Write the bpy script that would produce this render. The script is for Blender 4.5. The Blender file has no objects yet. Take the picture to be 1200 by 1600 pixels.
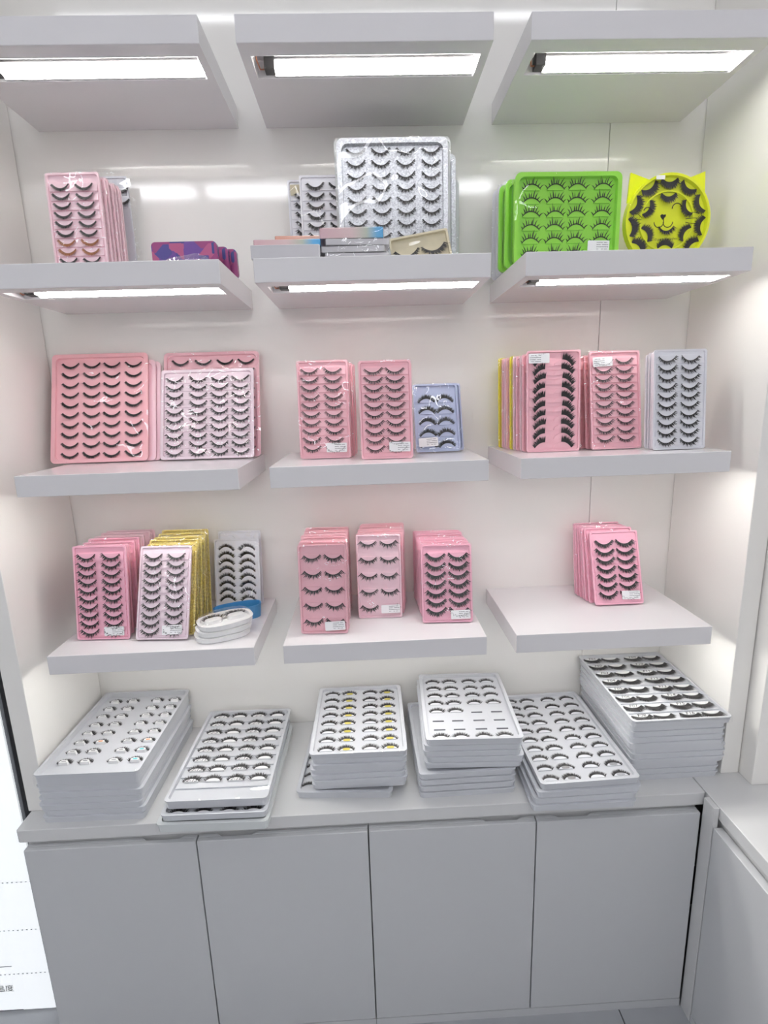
import bpy, bmesh, math, random
from mathutils import Matrix, Vector

SC = bpy.context.scene
COL = SC.collection
R = math.radians

# ------------------------------------------------------------------ camera
CAMX, CAMY, CAMZ = 0.1971, -1.3649, 1.5172
YAW, PITCH, ROLL, FPX = 0.0314, -0.2136, -0.0316, 820.85
cam = bpy.data.cameras.new('camera')
cam.sensor_fit = 'HORIZONTAL'; cam.sensor_width = 36.0
cam.lens = FPX / 1200 * 36.0
cam.clip_start = 0.02
camo = bpy.data.objects.new('camera', cam); COL.objects.link(camo)
fw = Vector((math.sin(YAW)*math.cos(PITCH), math.cos(YAW)*math.cos(PITCH), math.sin(PITCH)))
rt = Vector((math.cos(YAW), -math.sin(YAW), 0)); up = rt.cross(fw)
rt2 = rt*math.cos(ROLL) + up*math.sin(ROLL); up2 = up*math.cos(ROLL) - rt*math.sin(ROLL)
camo.matrix_world = Matrix(((rt2.x, up2.x, -fw.x, CAMX), (rt2.y, up2.y, -fw.y, CAMY), (rt2.z, up2.z, -fw.z, CAMZ), (0, 0, 0, 1)))
SC.camera = camo

# ------------------------------------------------------------------ world, exposure, light levels
w = bpy.data.worlds.new('world'); SC.world = w; w.use_nodes = True
w.node_tree.nodes['Background'].inputs[0].default_value = (0.9, 0.93, 1.0, 1)
w.node_tree.nodes['Background'].inputs[1].default_value = 0.3
SC.view_settings.view_transform = 'Standard'
SC.view_settings.look = 'None'
SC.view_settings.gamma = 1.0
SC.view_settings.use_curve_mapping = False
SC.view_settings.exposure = -0.02
SHELF_LAMP = 52.0          # emission of the diffusers under the shelves
CEIL_LAMP = 19.0           # emission of the ceiling fixtures
SIGN_LAMP = 0.52
SC.cycles.max_bounces = 12
SC.cycles.diffuse_bounces = 8
SC.cycles.transparent_max_bounces = 24
SC.cycles.caustics_reflective = False
SC.cycles.caustics_refractive = False
SC.cycles.use_denoising = True

# ------------------------------------------------------------------ materials
def lin(c):
    c = c/255
    return c/12.92 if c <= 0.04045 else ((c+0.055)/1.055)**2.4
def rgb(r, g, b): return (lin(r), lin(g), lin(b), 1)

def mat(name, col, rough=0.5, metal=0.0, spec=0.5, noise=None, bump=None, emit=0, coat=0):
    m = bpy.data.materials.new(name); m.use_nodes = True
    nt = m.node_tree; b = nt.nodes['Principled BSDF']
    b.inputs['Base Color'].default_value = col
    b.inputs['Roughness'].default_value = rough
    b.inputs['Metallic'].default_value = metal
    b.inputs['Specular IOR Level'].default_value = spec
    b.inputs['Coat Weight'].default_value = coat
    b.inputs['Coat Roughness'].default_value = 0.06
    if emit:
        b.inputs['Emission Color'].default_value = col
        b.inputs['Emission Strength'].default_value = emit
    if noise or bump:
        tc = nt.nodes.new('ShaderNodeTexCoord')
    if noise:
        scale, amt = noise
        n = nt.nodes.new('ShaderNodeTexNoise'); n.inputs['Scale'].default_value = scale; n.inputs['Detail'].default_value = 3
        nt.links.new(tc.outputs['Object'], n.inputs['Vector'])
        mx = nt.nodes.new('ShaderNodeMix'); mx.data_type = 'RGBA'
        mx.inputs['A'].default_value = tuple(c*(1-amt) for c in col[:3])+(1,)
        mx.inputs['B'].default_value = tuple(min(1, c*(1+amt)) for c in col[:3])+(1,)
        nt.links.new(n.outputs['Fac'], mx.inputs['Factor']); nt.links.new(mx.outputs['Result'], b.inputs['Base Color'])
    if bump:
        scale, st, dist = bump
        n2 = nt.nodes.new('ShaderNodeTexNoise'); n2.inputs['Scale'].default_value = scale; n2.inputs['Detail'].default_value = 2
        nt.links.new(tc.outputs['Object'], n2.inputs['Vector'])
        bp = nt.nodes.new('ShaderNodeBump'); bp.inputs['Strength'].default_value = st; bp.inputs['Distance'].default_value = dist
        nt.links.new(n2.outputs['Fac'], bp.inputs['Height']); nt.links.new(bp.outputs['Normal'], b.inputs['Normal'])
    return m

def film(name, scale, strength, rough, tint=(0.97, 0.97, 0.975), base=0.03, dist=0.004, gain=1.0):
    """clear wrap: mostly see-through, mirror-like where it faces away or wrinkles"""
    m = bpy.data.materials.new(name); m.use_nodes = True
    nt = m.node_tree; nt.nodes.clear()
    out = nt.nodes.new('ShaderNodeOutputMaterial'); mix = nt.nodes.new('ShaderNodeMixShader')
    tr = nt.nodes.new('ShaderNodeBsdfTransparent'); tr.inputs[0].default_value = tint+(1,)
    gl = nt.nodes.new('ShaderNodeBsdfGlossy'); gl.inputs['Roughness'].default_value = rough
    gl.inputs['Color'].default_value = (1, 1, 1, 1)
    fr = nt.nodes.new('ShaderNodeFresnel'); fr.inputs['IOR'].default_value = 1.5
    ge = nt.nodes.new('ShaderNodeNewGeometry'); ior = nt.nodes.new('ShaderNodeMapRange')   # a thin sheet mirrors alike from both sides
    ior.inputs['To Min'].default_value = 1.5; ior.inputs['To Max'].default_value = 1/1.5
    nt.links.new(ge.outputs['Backfacing'], ior.inputs[0]); nt.links.new(ior.outputs[0], fr.inputs['IOR'])
    ad = nt.nodes.new('ShaderNodeMath'); ad.operation = 'ADD'; ad.inputs[1].default_value = base; ad.use_clamp = True
    tc = nt.nodes.new('ShaderNodeTexCoord'); n = nt.nodes.new('ShaderNodeTexNoise')
    info = nt.nodes.new('ShaderNodeObjectInfo'); va = nt.nodes.new('ShaderNodeVectorMath'); va.operation = 'ADD'
    sc_ = nt.nodes.new('ShaderNodeMath'); sc_.operation = 'MULTIPLY'; sc_.inputs[1].default_value = 7.0
    nt.links.new(info.outputs['Random'], sc_.inputs[0])
    nt.links.new(tc.outputs['Object'], va.inputs[0]); nt.links.new(sc_.outputs[0], va.inputs[1])
    nt.links.new(va.outputs[0], n.inputs['Vector'])
    n.inputs['Scale'].default_value = scale; n.inputs['Detail'].default_value = 1.5; n.inputs['Distortion'].default_value = 0.8
    bp = nt.nodes.new('ShaderNodeBump'); bp.inputs['Strength'].default_value = strength; bp.inputs['Distance'].default_value = dist
    nt.links.new(n.outputs['Fac'], bp.inputs['Height'])
    nt.links.new(bp.outputs['Normal'], gl.inputs['Normal'])
    mu = nt.nodes.new('ShaderNodeMath'); mu.operation = 'MULTIPLY'; mu.inputs[1].default_value = gain
    nt.links.new(fr.outputs[0], mu.inputs[0]); nt.links.new(mu.outputs[0], ad.inputs[0]); nt.links.new(ad.outputs[0], mix.inputs[0])
    nt.links.new(tr.outputs[0], mix.inputs[1]); nt.links.new(gl.outputs[0], mix.inputs[2]); nt.links.new(mix.outputs[0], out.inputs[0])
    return m

def glitter(name, col, metal, scale, lo, hi, rough=0.25):
    m = mat(name, col, rough, metal)
    nt = m.node_tree; b = nt.nodes['Principled BSDF']
    tc = nt.nodes.new('ShaderNodeTexCoord'); v = nt.nodes.new('ShaderNodeTexVoronoi'); v.inputs['Scale'].default_value = scale
    nt.links.new(tc.outputs['Object'], v.inputs['Vector'])
    sep = nt.nodes.new('ShaderNodeSeparateColor'); nt.links.new(v.outputs['Color'], sep.inputs[0])
    mx = nt.nodes.new('ShaderNodeMix'); mx.data_type = 'RGBA'
    mx.inputs['A'].default_value = tuple(c*lo for c in col[:3])+(1,); mx.inputs['B'].default_value = tuple(min(1, c*hi) for c in col[:3])+(1,)
    nt.links.new(sep.outputs[0], mx.inputs['Factor']); nt.links.new(mx.outputs['Result'], b.inputs['Base Color'])
    bp = nt.nodes.new('ShaderNodeBump'); bp.inputs['Strength'].default_value = 0.35; bp.inputs['Distance'].default_value = 0.002
    nt.links.new(sep.outputs[1], bp.inputs['Height']); nt.links.new(bp.outputs['Normal'], b.inputs['Normal'])
    return m

def facets(name, cols, scale):
    m = mat(name, cols[0], 0.25, 0.2)
    nt = m.node_tree; b = nt.nodes['Principled BSDF']
    tc = nt.nodes.new('ShaderNodeTexCoord'); v = nt.nodes.new('ShaderNodeTexVoronoi'); v.inputs['Scale'].default_value = scale
    v.distance = 'MANHATTAN'
    nt.links.new(tc.outputs['Object'], v.inputs['Vector'])
    sep = nt.nodes.new('ShaderNodeSeparateColor'); nt.links.new(v.outputs['Color'], sep.inputs[0])
    cr = nt.nodes.new('ShaderNodeValToRGB'); cr.color_ramp.interpolation = 'CONSTANT'
    el = cr.color_ramp.elements
    el[0].color = cols[0]; el[1].color = cols[-1]; el[1].position = 0.85
    for i, c in enumerate(cols[1:-1]):
        e = el.new(0.2+0.2*i); e.color = c
    nt.links.new(sep.outputs[0], cr.inputs[0]); nt.links.new(cr.outputs[0], b.inputs['Base Color'])
    return m

def gradient(name, stops, axis, lo, hi):
    m = mat(name, stops[0][1], 0.2, 0.25)
    nt = m.node_tree; b = nt.nodes['Principled BSDF']
    tc = nt.nodes.new('ShaderNodeTexCoord'); sp = nt.nodes.new('ShaderNodeSeparateXYZ'); nt.links.new(tc.outputs['Object'], sp.inputs[0])
    mr = nt.nodes.new('ShaderNodeMapRange'); mr.inputs['From Min'].default_value = lo; mr.inputs['From Max'].default_value = hi
    nt.links.new(sp.outputs[axis], mr.inputs[0])
    cr = nt.nodes.new('ShaderNodeValToRGB'); el = cr.color_ramp.elements
    el[0].position, el[0].color = stops[0]; el[1].position, el[1].color = stops[-1]
    for p, c in stops[1:-1]:
        e = el.new(p); e.color = c
    nt.links.new(mr.outputs[0], cr.inputs[0]); nt.links.new(cr.outputs[0], b.inputs['Base Color'])
    return m

M = {
 'wall': mat('white gloss laminate', rgb(237, 235, 231), 0.07, bump=(3, 0.02, 0.01)),
 'shelf': mat('white lacquered shelf', rgb(220, 218, 220), 0.14, bump=(6, 0.04, 0.004)),
 'counter': mat('white counter laminate', rgb(212, 212, 212), 0.2, noise=(3, 0.015)),
 'door': mat('white door laminate', rgb(200, 201, 203), 0.3, noise=(2, 0.015)),
 'plaster': mat('white painted plaster', rgb(240, 240, 240), 0.8, noise=(4, 0.02)),
 'ceiling': mat('white ceiling', rgb(240, 240, 240), 0.8, noise=(4, 0.02)),
 'tile': mat('grey floor tile', rgb(168, 170, 174), 0.35, noise=(9, 0.08)),
 'grout': mat('dark grout', rgb(70, 70, 72), 0.9, noise=(20, 0.1)),
 'lamp': mat('lit shelf diffuser', (1.0, 0.985, 0.94, 1), 0.4, emit=SHELF_LAMP),
 'ceil_lamp': mat('lit ceiling diffuser', (0.95, 0.96, 1.0, 1), 0.4, emit=CEIL_LAMP),
 'sign': mat('backlit sign face', (0.95, 0.98, 1.0, 1), 0.4, emit=SIGN_LAMP),
 'white': mat('white plastic', rgb(232, 232, 232), 0.3, noise=(30, 0.02)),
 'black': mat('black plastic', rgb(28, 27, 28), 0.35, noise=(40, 0.1)),
 'copper': mat('brown lamp wire', rgb(150, 96, 70), 0.4, noise=(60, 0.1)),
 'metal': mat('grey aluminium trim', rgb(120, 122, 126), 0.35, 0.6, noise=(30, 0.05)),
 'pink': mat('pink tray plastic', rgb(246, 190, 201), 0.35, noise=(14, 0.03)),
 'salmon': mat('salmon pink tray plastic', rgb(246, 186, 194), 0.35, noise=(14, 0.03)),
 'hotpink': mat('bright pink tray plastic', rgb(248, 186, 206), 0.35, noise=(14, 0.03)),
 'lilac': mat('pale lilac pink tray plastic', rgb(242, 222, 232), 0.35, noise=(14, 0.03)),
 'palepink': mat('pale pink tray plastic', rgb(246, 212, 222), 0.35, noise=(14, 0.03)),
 'blue': mat('grey blue tray plastic', rgb(182, 192, 222), 0.35, noise=(14, 0.03)),
 'whitetray': mat('white tray plastic', rgb(236, 236, 242), 0.32, noise=(14, 0.02)),
 'greytray': mat('frosted white tray plastic', rgb(222, 225, 232), 0.3, noise=(14, 0.02)),
 'cleartray': mat('milky white tray plastic', rgb(218, 222, 222), 0.25, noise=(14, 0.02)),
 'yellow': mat('yellow tray plastic', rgb(236, 226, 40), 0.35, noise=(14, 0.04)),
 'catyellow': mat('lemon yellow case plastic', rgb(224, 232, 20), 0.3, noise=(14, 0.03)),
 'green': mat('lime green tray plastic', rgb(150, 222, 72), 0.3, noise=(14, 0.04)),
 'gold': glitter('gold foil tray', rgb(240, 214, 120), 0.2, 500, 0.7, 1.25),
 'silver': glitter('silver glitter tray', rgb(206, 208, 214), 0.35, 420, 0.7, 1.25),
 'beige': mat('beige card', rgb(206, 196, 168), 0.5, noise=(60, 0.1)),
 'lash': mat('black lash fibre', rgb(26, 23, 25), 0.55, noise=(80, 0.2)),
 'brownlash': mat('brown lash fibre', rgb(138, 84, 46), 0.55, noise=(80, 0.2)),
 'flatwhite': mat('white stacking tray plastic', rgb(205, 207, 212), 0.3, noise=(14, 0.02)),
 'softpad': mat('frosted pad', rgb(220, 222, 227), 0.4, noise=(30, 0.02)),
 'pad': mat('white pad', rgb(240, 240, 240), 0.45, noise=(30, 0.02)),
 'yellowpad': mat('yellow round sticker', rgb(204, 190, 84), 0.4, noise=(200, 0.2)),
 'orange': mat('orange sticker', rgb(236, 160, 110), 0.5, noise=(60, 0.1)),
 'teal': mat('teal sticker', rgb(90, 196, 204), 0.5, noise=(60, 0.1)),
 'silverdot': mat('silver foil sticker', rgb(235, 235, 235), 0.15, 0.8, noise=(80, 0.1)),
 'ink': mat('black ink', rgb(24, 22, 26), 0.6, noise=(60, 0.1)),
 'greyink': mat('grey ink', rgb(96, 98, 106), 0.6, noise=(60, 0.1)),
 'paper': mat('white label paper', rgb(238, 238, 240), 0.45, noise=(40, 0.02)),
 'greycard': mat('grey card', rgb(202, 200, 204), 0.4, noise=(20, 0.05)),
 'bluebox': mat('blue plastic', rgb(72, 140, 190), 0.3, noise=(20, 0.06)),
 'film': film('crinkled clear film', 13, 1.0, 0.05, (0.99, 0.99, 0.99), base=0.02, dist=0.032, gain=0.9),
 'lid': film('smooth clear lid', 5, 1.0, 0.03, (0.985, 0.985, 0.985), base=0.0, dist=0.035, gain=0.6),
 'edge': film('clear bag edge', 60, 0.9, 0.12, (0.93, 0.93, 0.94), 0.1),
 'purple': facets('purple facet print', [rgb(150, 70, 120), rgb(110, 76, 150), rgb(84, 76, 140), rgb(176, 90, 130), rgb(70, 70, 130)], 34),
 'holo': gradient('pink to blue shimmer print', [(0, rgb(214, 176, 182)), (0.5, rgb(222, 196, 196)), (0.72, rgb(190, 196, 180)), (0.88, rgb(110, 180, 226)), (1, rgb(90, 170, 226))], 0, -0.065, 0.065),
 'peach': gradient('peach shimmer print', [(0, rgb(226, 168, 150)), (0.6, rgb(224, 184, 170)), (1, rgb(216, 196, 186))], 0, -0.065, 0.065),
}

# ------------------------------------------------------------------ mesh helpers
def link(name, me, parent=None, loc=None, rot=None, scale=None):
    o = bpy.data.objects.new(name, me); COL.objects.link(o)
    if parent: o.parent = parent
    if loc is not None: o.location = loc
    if rot is not None: o.rotation_euler = rot
    if scale is not None: o.scale = scale
    return o

class MB:
    def __init__(s): s.v = []; s.f = []; s.sm = []
    def add(s, vs, fs, smooth=False):
        n = len(s.v); s.v += [tuple(p) for p in vs]
        for f in fs: s.f.append(tuple(i+n for i in f)); s.sm.append(smooth)
    def box(s, x0, x1, y0, y1, z0, z1):
        vs = [(x0,y0,z0),(x1,y0,z0),(x1,y1,z0),(x0,y1,z0),(x0,y0,z1),(x1,y0,z1),(x1,y1,z1),(x0,y1,z1)]
        s.add(vs, [(3,2,1,0),(4,5,6,7),(0,1,5,4),(1,2,6,5),(2,3,7,6),(3,0,4,7)])
        return s
    def prism(s, poly, z0, z1, axis='z'):
        """polygon (counter-clockwise in its plane) pushed along an axis"""
        n = len(poly)
        def P(a, b, c): return (a, b, c) if axis == 'z' else ((a, c, b) if axis == 'y' else (c, a, b))
        vs = [P(a, b, z0) for a, b in poly] + [P(a, b, z1) for a, b in poly]
        fs = [tuple(range(n-1, -1, -1)), tuple(range(n, 2*n))] + [(i, (i+1) % n, n+(i+1) % n, n+i) for i in range(n)]
        s.add(vs, fs); return s
    def loops(s, loops, cap0=True, cap1=True, smooth=False):
        k = len(loops[0]); vs = [p for l in loops for p in l]; fs = []
        for j in range(len(loops)-1):
            for i in range(k):
                a, b = j*k+i, j*k+(i+1) % k
                fs.append((a, b, b+k, a+k))
        s.add(vs, fs, smooth)
        n = len(s.v)-len(vs)
        if cap0: s.f.append(tuple(n+i for i in range(k-1, -1, -1))); s.sm.append(False)
        if cap1: s.f.append(tuple(n+(len(loops)-1)*k+i for i in range(k))); s.sm.append(False)
        return s
    def tube(s, pts, r, n=8, flat=None):
        pts = [Vector(p) for p in pts]; ls = []
        for i, p in enumerate(pts):
            d = (pts[min(i+1, len(pts)-1)]-pts[max(i-1, 0)]).normalized()
            a = d.cross(Vector((0, 0, 1)))
            if a.length < 1e-3: a = d.cross(Vector((0, 1, 0)))
            a.normalize(); b = d.cross(a)
            ls.append([tuple(p+a*r*math.cos(t*2*math.pi/n)+b*(flat or r)*math.sin(t*2*math.pi/n)) for t in range(n)])
        s.loops(ls, smooth=True); return s
    def mesh(s, name, m):
        me = bpy.data.meshes.new(name); me.from_pydata(s.v, [], s.f)
        bm = bmesh.new(); bm.from_mesh(me); bmesh.ops.recalc_face_normals(bm, faces=bm.faces); bm.to_mesh(me); bm.free()
        me.materials.append(m)
        me.polygons.foreach_set('use_smooth', s.sm[:len(me.polygons)])
        return me
    def obj(s, name, m, parent=None, loc=None, rot=None, bevel=0):
        o = link(name, s.mesh(name, m), parent, loc, rot)
        if bevel:
            b = o.modifiers.new('bevel', 'BEVEL'); b.width = bevel; b.segments = 2; b.limit_method = 'ANGLE'
        return o

def rrect(w, h, r, cx=0, cy=0, z=0, n=4):
    r = max(min(r, w/2-1e-4, h/2-1e-4), 1e-4); out = []
    for qx, qy, a0 in ((1,1,0),(-1,1,90),(-1,-1,180),(1,-1,270)):
        for i in range(n+1):
            a = R(a0+90*i/n)
            out.append((cx+qx*(w/2-r)+r*math.cos(a), cy+qy*(h/2-r)+r*math.sin(a), z))
    return out

def tag(o, label, cat, group=None):
    o['label'] = label; o['category'] = cat
    if group: o['group'] = group
    return o
def struct(o): o['kind'] = 'structure'; return o
def thing(name, label, cat, loc=(0,0,0), rot=(0,0,0), group=None):
    o = bpy.data.objects.new(name, None); o.empty_display_size = 0.05; COL.objects.link(o)
    o.location = loc; o.rotation_euler = rot
    return tag(o, label, cat, group)

ORD = ['front', 'second', 'third', 'fourth', 'fifth', 'sixth', 'seventh', 'eighth', 'ninth', 'tenth', 'eleventh', 'twelfth']
ORD1 = ['first']+ORD[1:]
GEO = {}
def geo(key, fn):
    if key not in GEO: GEO[key] = fn()
    return GEO[key]

# ------------------------------------------------------------------ the room
XL, XR = -0.5690, 1.0198       # inner faces of the display's side panels
YF = -0.295                    # front of shelves and side panels
ZC = 0.6103                    # counter top
CEIL = 2.93
W0, W1, YB = -2.3, 1.75, -3.7
fl = struct(MB().box(W0, W1, YB, 0.03, -0.06, -0.004).obj('floor', M['grout']))
tm = MB().box(0, 0.597, 0, 0.597, -0.004, 0.0).mesh('floor_tile', M['tile'])
for i in range(7):
    for j in range(7):
        x, y = 0.7785-0.6*5+0.6*i+0.0015, -0.1-0.6*(j+1)
        if x < W0-0.5 or x+0.6 > W1+0.5: continue
        link('tile', tm, fl, (x, y, 0))
struct(MB().box(W0, W1, YB, 0.03, CEIL, CEIL+0.05).obj('ceiling', M['ceiling']))
wb = struct(MB().box(W0, W1, 0.022, 0.10, 0, CEIL).obj('wall_back', M['plaster']))
for x0, x1 in ((XL-0.04, 0.7946), (0.7960, XR+0.04)):
    MB().box(x0, x1, 0.0, 0.022, 0.0, CEIL).obj('wall_panel', M['wall'], wb, bevel=0.0006)
struct(MB().box(W0-0.06, W0, YB, 0.1, 0, CEIL).obj('wall_west', M['plaster']))
struct(MB().box(W1, W1+0.06, YB, 0.1, 0, CEIL).obj('wall_east', M['plaster']))
struct(MB().box(W0, W1, YB-0.06, YB, 0, CEIL).obj('wall_front', M['plaster']))
struct(MB().box(-0.6115, XL, YF, -0.003, ZC+0.0003, CEIL-0.002).obj('wall_left', M['wall'], bevel=0.0015))
struct(MB().box(XR, 1.0625, YF, -0.0018, ZC+0.0003, CEIL-0.002).obj('wall_right', M['wall'], bevel=0.0015))
struct(MB().box(1.0645, 1.60, -0.337, -0.290, ZC+0.0003, CEIL-0.002).obj('trim_1', M['wall'], bevel=0.0015))

# ceiling fixtures: a thin tube row over the counter, a row of wide fittings over the aisle
for j, y in enumerate((-0.95, -2.56)):
    for i in range(6):
        x0 = -1.46+0.665*i if j else -1.68+0.60*i
        if x0+0.59 > W1: continue
        t = thing('ceiling_light', '%s ceiling light, %s from the left in the %s row' % (('wide white', ORD1[i], 'far') if j else ('thin white', ORD1[i], 'near')),
                  'ceiling light', (x0+0.295, y, CEIL), group='ceiling lights over the aisle')
        if j:
            MB().box(-0.29, 0.29, -0.075, 0.075, -0.02, -0.0005).obj('housing', M['white'], t)
            MB().loops([rrect(0.575, 0.14, 0.01, z=-0.02), rrect(0.575, 0.13, 0.02, z=-0.045), rrect(0.54, 0.09, 0.02, z=-0.052)]).obj('diffuser', M['ceil_lamp'], t)
        else:
            MB().box(-0.29, 0.29, -0.012, 0.012, -0.012, -0.0005).obj('housing', M['white'], t)
            MB().loops([rrect(0.575, 0.02, 0.004, z=-0.012), rrect(0.575, 0.018, 0.006, z=-0.022)]).obj('diffuser', M['ceil_lamp'], t)

# ------------------------------------------------------------------ shelves
SZ = [2.1690, 1.7804, 1.3867, 0.9937]; ST = 0.0433
SX = [(-0.5085, -0.0631), (0.0, 0.45), (0.5167, 0.9604)]
ROWN = ['top row', 'second row', 'third row', 'lowest row']; COLN = ['left', 'middle', 'right']
SEE = [['with lit slot, cropped by the frame', 'with lit slot, empty above', 'with lit slot and a bright curved reflection'],
       ['under a pink stack and purple boxes', 'under the glitter tray and small boxes', 'under lime trays and yellow cat case'],
       ['under two wide pink trays', 'under two pink trays and a blue one', 'under two pink trays and a white one'],
       ['under pink, gold and oval cases', 'under three pink stacks', 'nearly empty with one pink stack']]
def make_shelf(r, c):
    x0, x1 = SX[c]; zt = SZ[r]; W = x1-x0; D = -YF
    t = thing('wall_shelf', 'white %s wall shelf of the %s, %s' % (COLN[c], ROWN[r], SEE[r][c]), 'shelf', (x0, 0, zt-ST), group='white wall shelves')
    sx0, sx1, sy0, sy1, sd = 0.018, W-0.0155, -0.2575, -0.1905, 0.030
    b = MB()
    o = [(0,-D),(W,-D),(W,-0.0005),(0,-0.0005)]; i = [(sx0,sy0),(sx1,sy0),(sx1,sy1),(sx0,sy1)]
    vs = [(x,y,0) for x,y in o]+[(x,y,ST) for x,y in o]+[(x,y,0) for x,y in i]+[(x,y,sd) for x,y in i]
    fs = [(4,5,6,7)]+[(k,(k+1)%4,4+(k+1)%4,4+k) for k in range(4)]
    fs += [(k,8+k,8+(k+1)%4,(k+1)%4) for k in range(4)]+[(8+k,12+k,12+(k+1)%4,8+(k+1)%4) for k in range(4)]+[(15,14,13,12)]
    b.add(vs, fs)
    b.obj('board', M['shelf'], t, bevel=0.0012)
    # batten lamp on the rear wall of the slot
    lb = MB().box(sx0+0.034, sx1-0.003, sy1-0.005, sy1-0.0006, 0.0015, 0.020).box(sx0+0.034, sx1-0.003, sy1-0.020, sy1-0.0006, 0.0205, 0.0222).obj('light_bar', M['white'], t)  # upper box: lip added to keep diffuser light off the slot ceiling
    lx0, lx1 = sx0+0.036, sx1-0.005
    cyl = []
    for x in (lx0, lx1):
        cyl.append([(x, sy1-0.005-0.010*math.sin(math.pi*k/8), 0.0105-0.009*math.cos(math.pi*k/8)) for k in range(9)])
    MB().loops(cyl, smooth=True).obj('diffuser', M['lamp'], lb)
    MB().prism([(sy1-0.026, 0.004), (sy1-0.002, 0.004), (sy1-0.002, 0.027), (sy1-0.024, 0.027)], sx0+0.016, sx0+0.0355, 'x').obj('end_cap', M['black'], lb, bevel=0.001)
    MB().tube([(sx0+0.017, sy1-0.014, 0.008), (sx0+0.008, sy1-0.018, 0.006), (sx0+0.004, sy1-0.030, 0.014), (sx0+0.004, sy1-0.045, 0.028)], 0.0014, 6).obj('wire', M['copper'], lb)
for r in range(4):
    for c in range(3): make_shelf(r, c)

# ------------------------------------------------------------------ counter and cabinets
CX0, CX1, CYF = -0.6059, 0.9470, -0.3525
ct = MB().loops([rrect(CX1-CX0, -CYF-0.0005, 0.006, (CX0+CX1)/2, CYF/2, z) for z in (ZC-0.0312, ZC)]).obj('countertop', M['counter'], bevel=0.0015)
tag(ct, 'white main countertop carrying the stacks of white lash trays', 'countertop')
sct = MB().box(0.9490, W1-0.002, -1.62, -0.0005, ZC-0.0312, ZC).obj('countertop', M['counter'], bevel=0.0015)
tag(sct, 'white side countertop running toward the camera at lower right', 'countertop')
DX = [-0.5899, -0.2119, 0.1705, 0.5525, 0.9322]; DYF = -0.3637; DZ0, DZ1 = 0.0255, 0.5680
DT = 0.020
def door(x0, x1, notch, parent, ox):
    """slab door with a finger scoop cut in the back of its top edge; notch = (a, b) along x"""
    b = MB(); y0, y1 = DYF, DYF+DT
    ym = y1-0.0085; a, e = notch
    b.box(x0-ox, x1-ox, y0, ym, DZ0, DZ1)
    b.box(x0-ox, x1-ox, ym, y1, DZ0, DZ1-0.022)
    b.prism([(x0-ox, ym), (a+0.012-ox, ym), (a-ox, y1), (x0-ox, y1)], DZ1-0.022, DZ1)
    b.prism([(e-0.012-ox, ym), (x1-ox, ym), (x1-ox, y1), (e-ox, y1)], DZ1-0.022, DZ1)
    return b.obj('door', M['door'], parent, bevel=0.0015)
for k, lab in enumerate(('white double-door base cabinet on the left under the main countertop', 'white double-door base cabinet on the right under the main countertop')):
    xa, xm, xb = DX[2*k:2*k+3]
    t = thing('base_cabinet', lab, 'cabinet', ((xa+xb)/2, 0, 0), group='base cabinets'); ox = (xa+xb)/2
    MB().box(xa-ox+0.0005, xb-ox-0.0005, DYF+DT+0.003, -0.001, 0.0, ZC-0.0325).obj('body', M['counter'], t)
    MB().box(xa-ox+0.0005, xb-ox-0.0005, DYF+0.001, DYF+DT+0.003, 0.0, DZ0-0.0025).obj('plinth', M['door'], t)
    g = 0.0013
    door(xa+g, xm-g, (xm-0.125, xm-0.030), t, ox)
    door(xm+g, xb-g, (xm+0.042, xm+0.132), t, ox)
# corner filler and the side run's cabinet
struct(MB().box(0.9358, 0.9480, -0.398, -0.3625, 0.0, ZC-0.002).obj('trim_2', M['counter'], bevel=0.0008))
t = thing('side_cabinet', 'white side cabinet under the side countertop at lower right', 'cabinet', (0.955, -0.39, 0))
MB().box(0.004, 0.60, -1.20, 0.038, 0.0, ZC-0.0325).obj('body', M['counter'], t)
MB().box(-0.018, 0.003, -1.20, -0.009, 0.0, DZ0-0.0025).obj('plinth', M['door'], t)
for a, b_ in ((-0.415, -0.0105), (-0.822, -0.4175)):
    MB().box(-0.018, 0.002, a, b_, DZ0, 0.562).obj('door', M['door'], t, bevel=0.0015)

# backlit sign left of the display
t = thing('lit_sign', 'tall bright white backlit sign left of the cabinet with dotted lines', 'sign', (-1.05, -0.276, 0.0))
MB().box(-0.42, 0.412, 0.004, 0.06, 0.0, 2.30).obj('frame', M['metal'], t)
MB().box(-0.41, 0.404, -0.001, 0.004, 0.006, 2.29).obj('face', M['sign'], t)
b = MB()
for z in (0.549, 0.399, 0.257, 0.122):
    for k in range(70):
        x = 0.398-0.011*k
        if z > 0.5 and x > 0.352: continue
        b.box(x-0.004, x, -0.0016, -0.0011, z-0.0009, z+0.0009)
b.obj('dotted_rule', M['greyink'], t)
b = MB()
for z, xe in ((0.147, 0.307), (0.004+0.003, 0.312)):
    b.box(-0.3, xe, -0.0016, -0.0011, z-0.0009, z+0.0009)
b.obj('rule', M['greyink'], t)

def text(body, size, m, parent, loc, rot=(0,0,0), name='lettering', align='CENTER', shear=0, ext=0.0):
    cu = bpy.data.curves.new(name, 'FONT'); cu.body = body; cu.size = size; cu.align_x = align; cu.align_y = 'CENTER'
    cu.shear = shear; cu.resolution_u = 2; cu.extrude = ext
    cu.materials.append(m)
    o = bpy.data.objects.new(name, cu); me = bpy.data.meshes.new_from_object(o)
    bpy.data.objects.remove(o); me.name = name
    if not me.materials: me.materials.append(m)
    return link(name, me, parent, loc, rot)
text('温度', 0.022, M['ink'], t, (0.300, -0.0016, 0.0765), (R(90), 0, 0), align='RIGHT')

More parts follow.
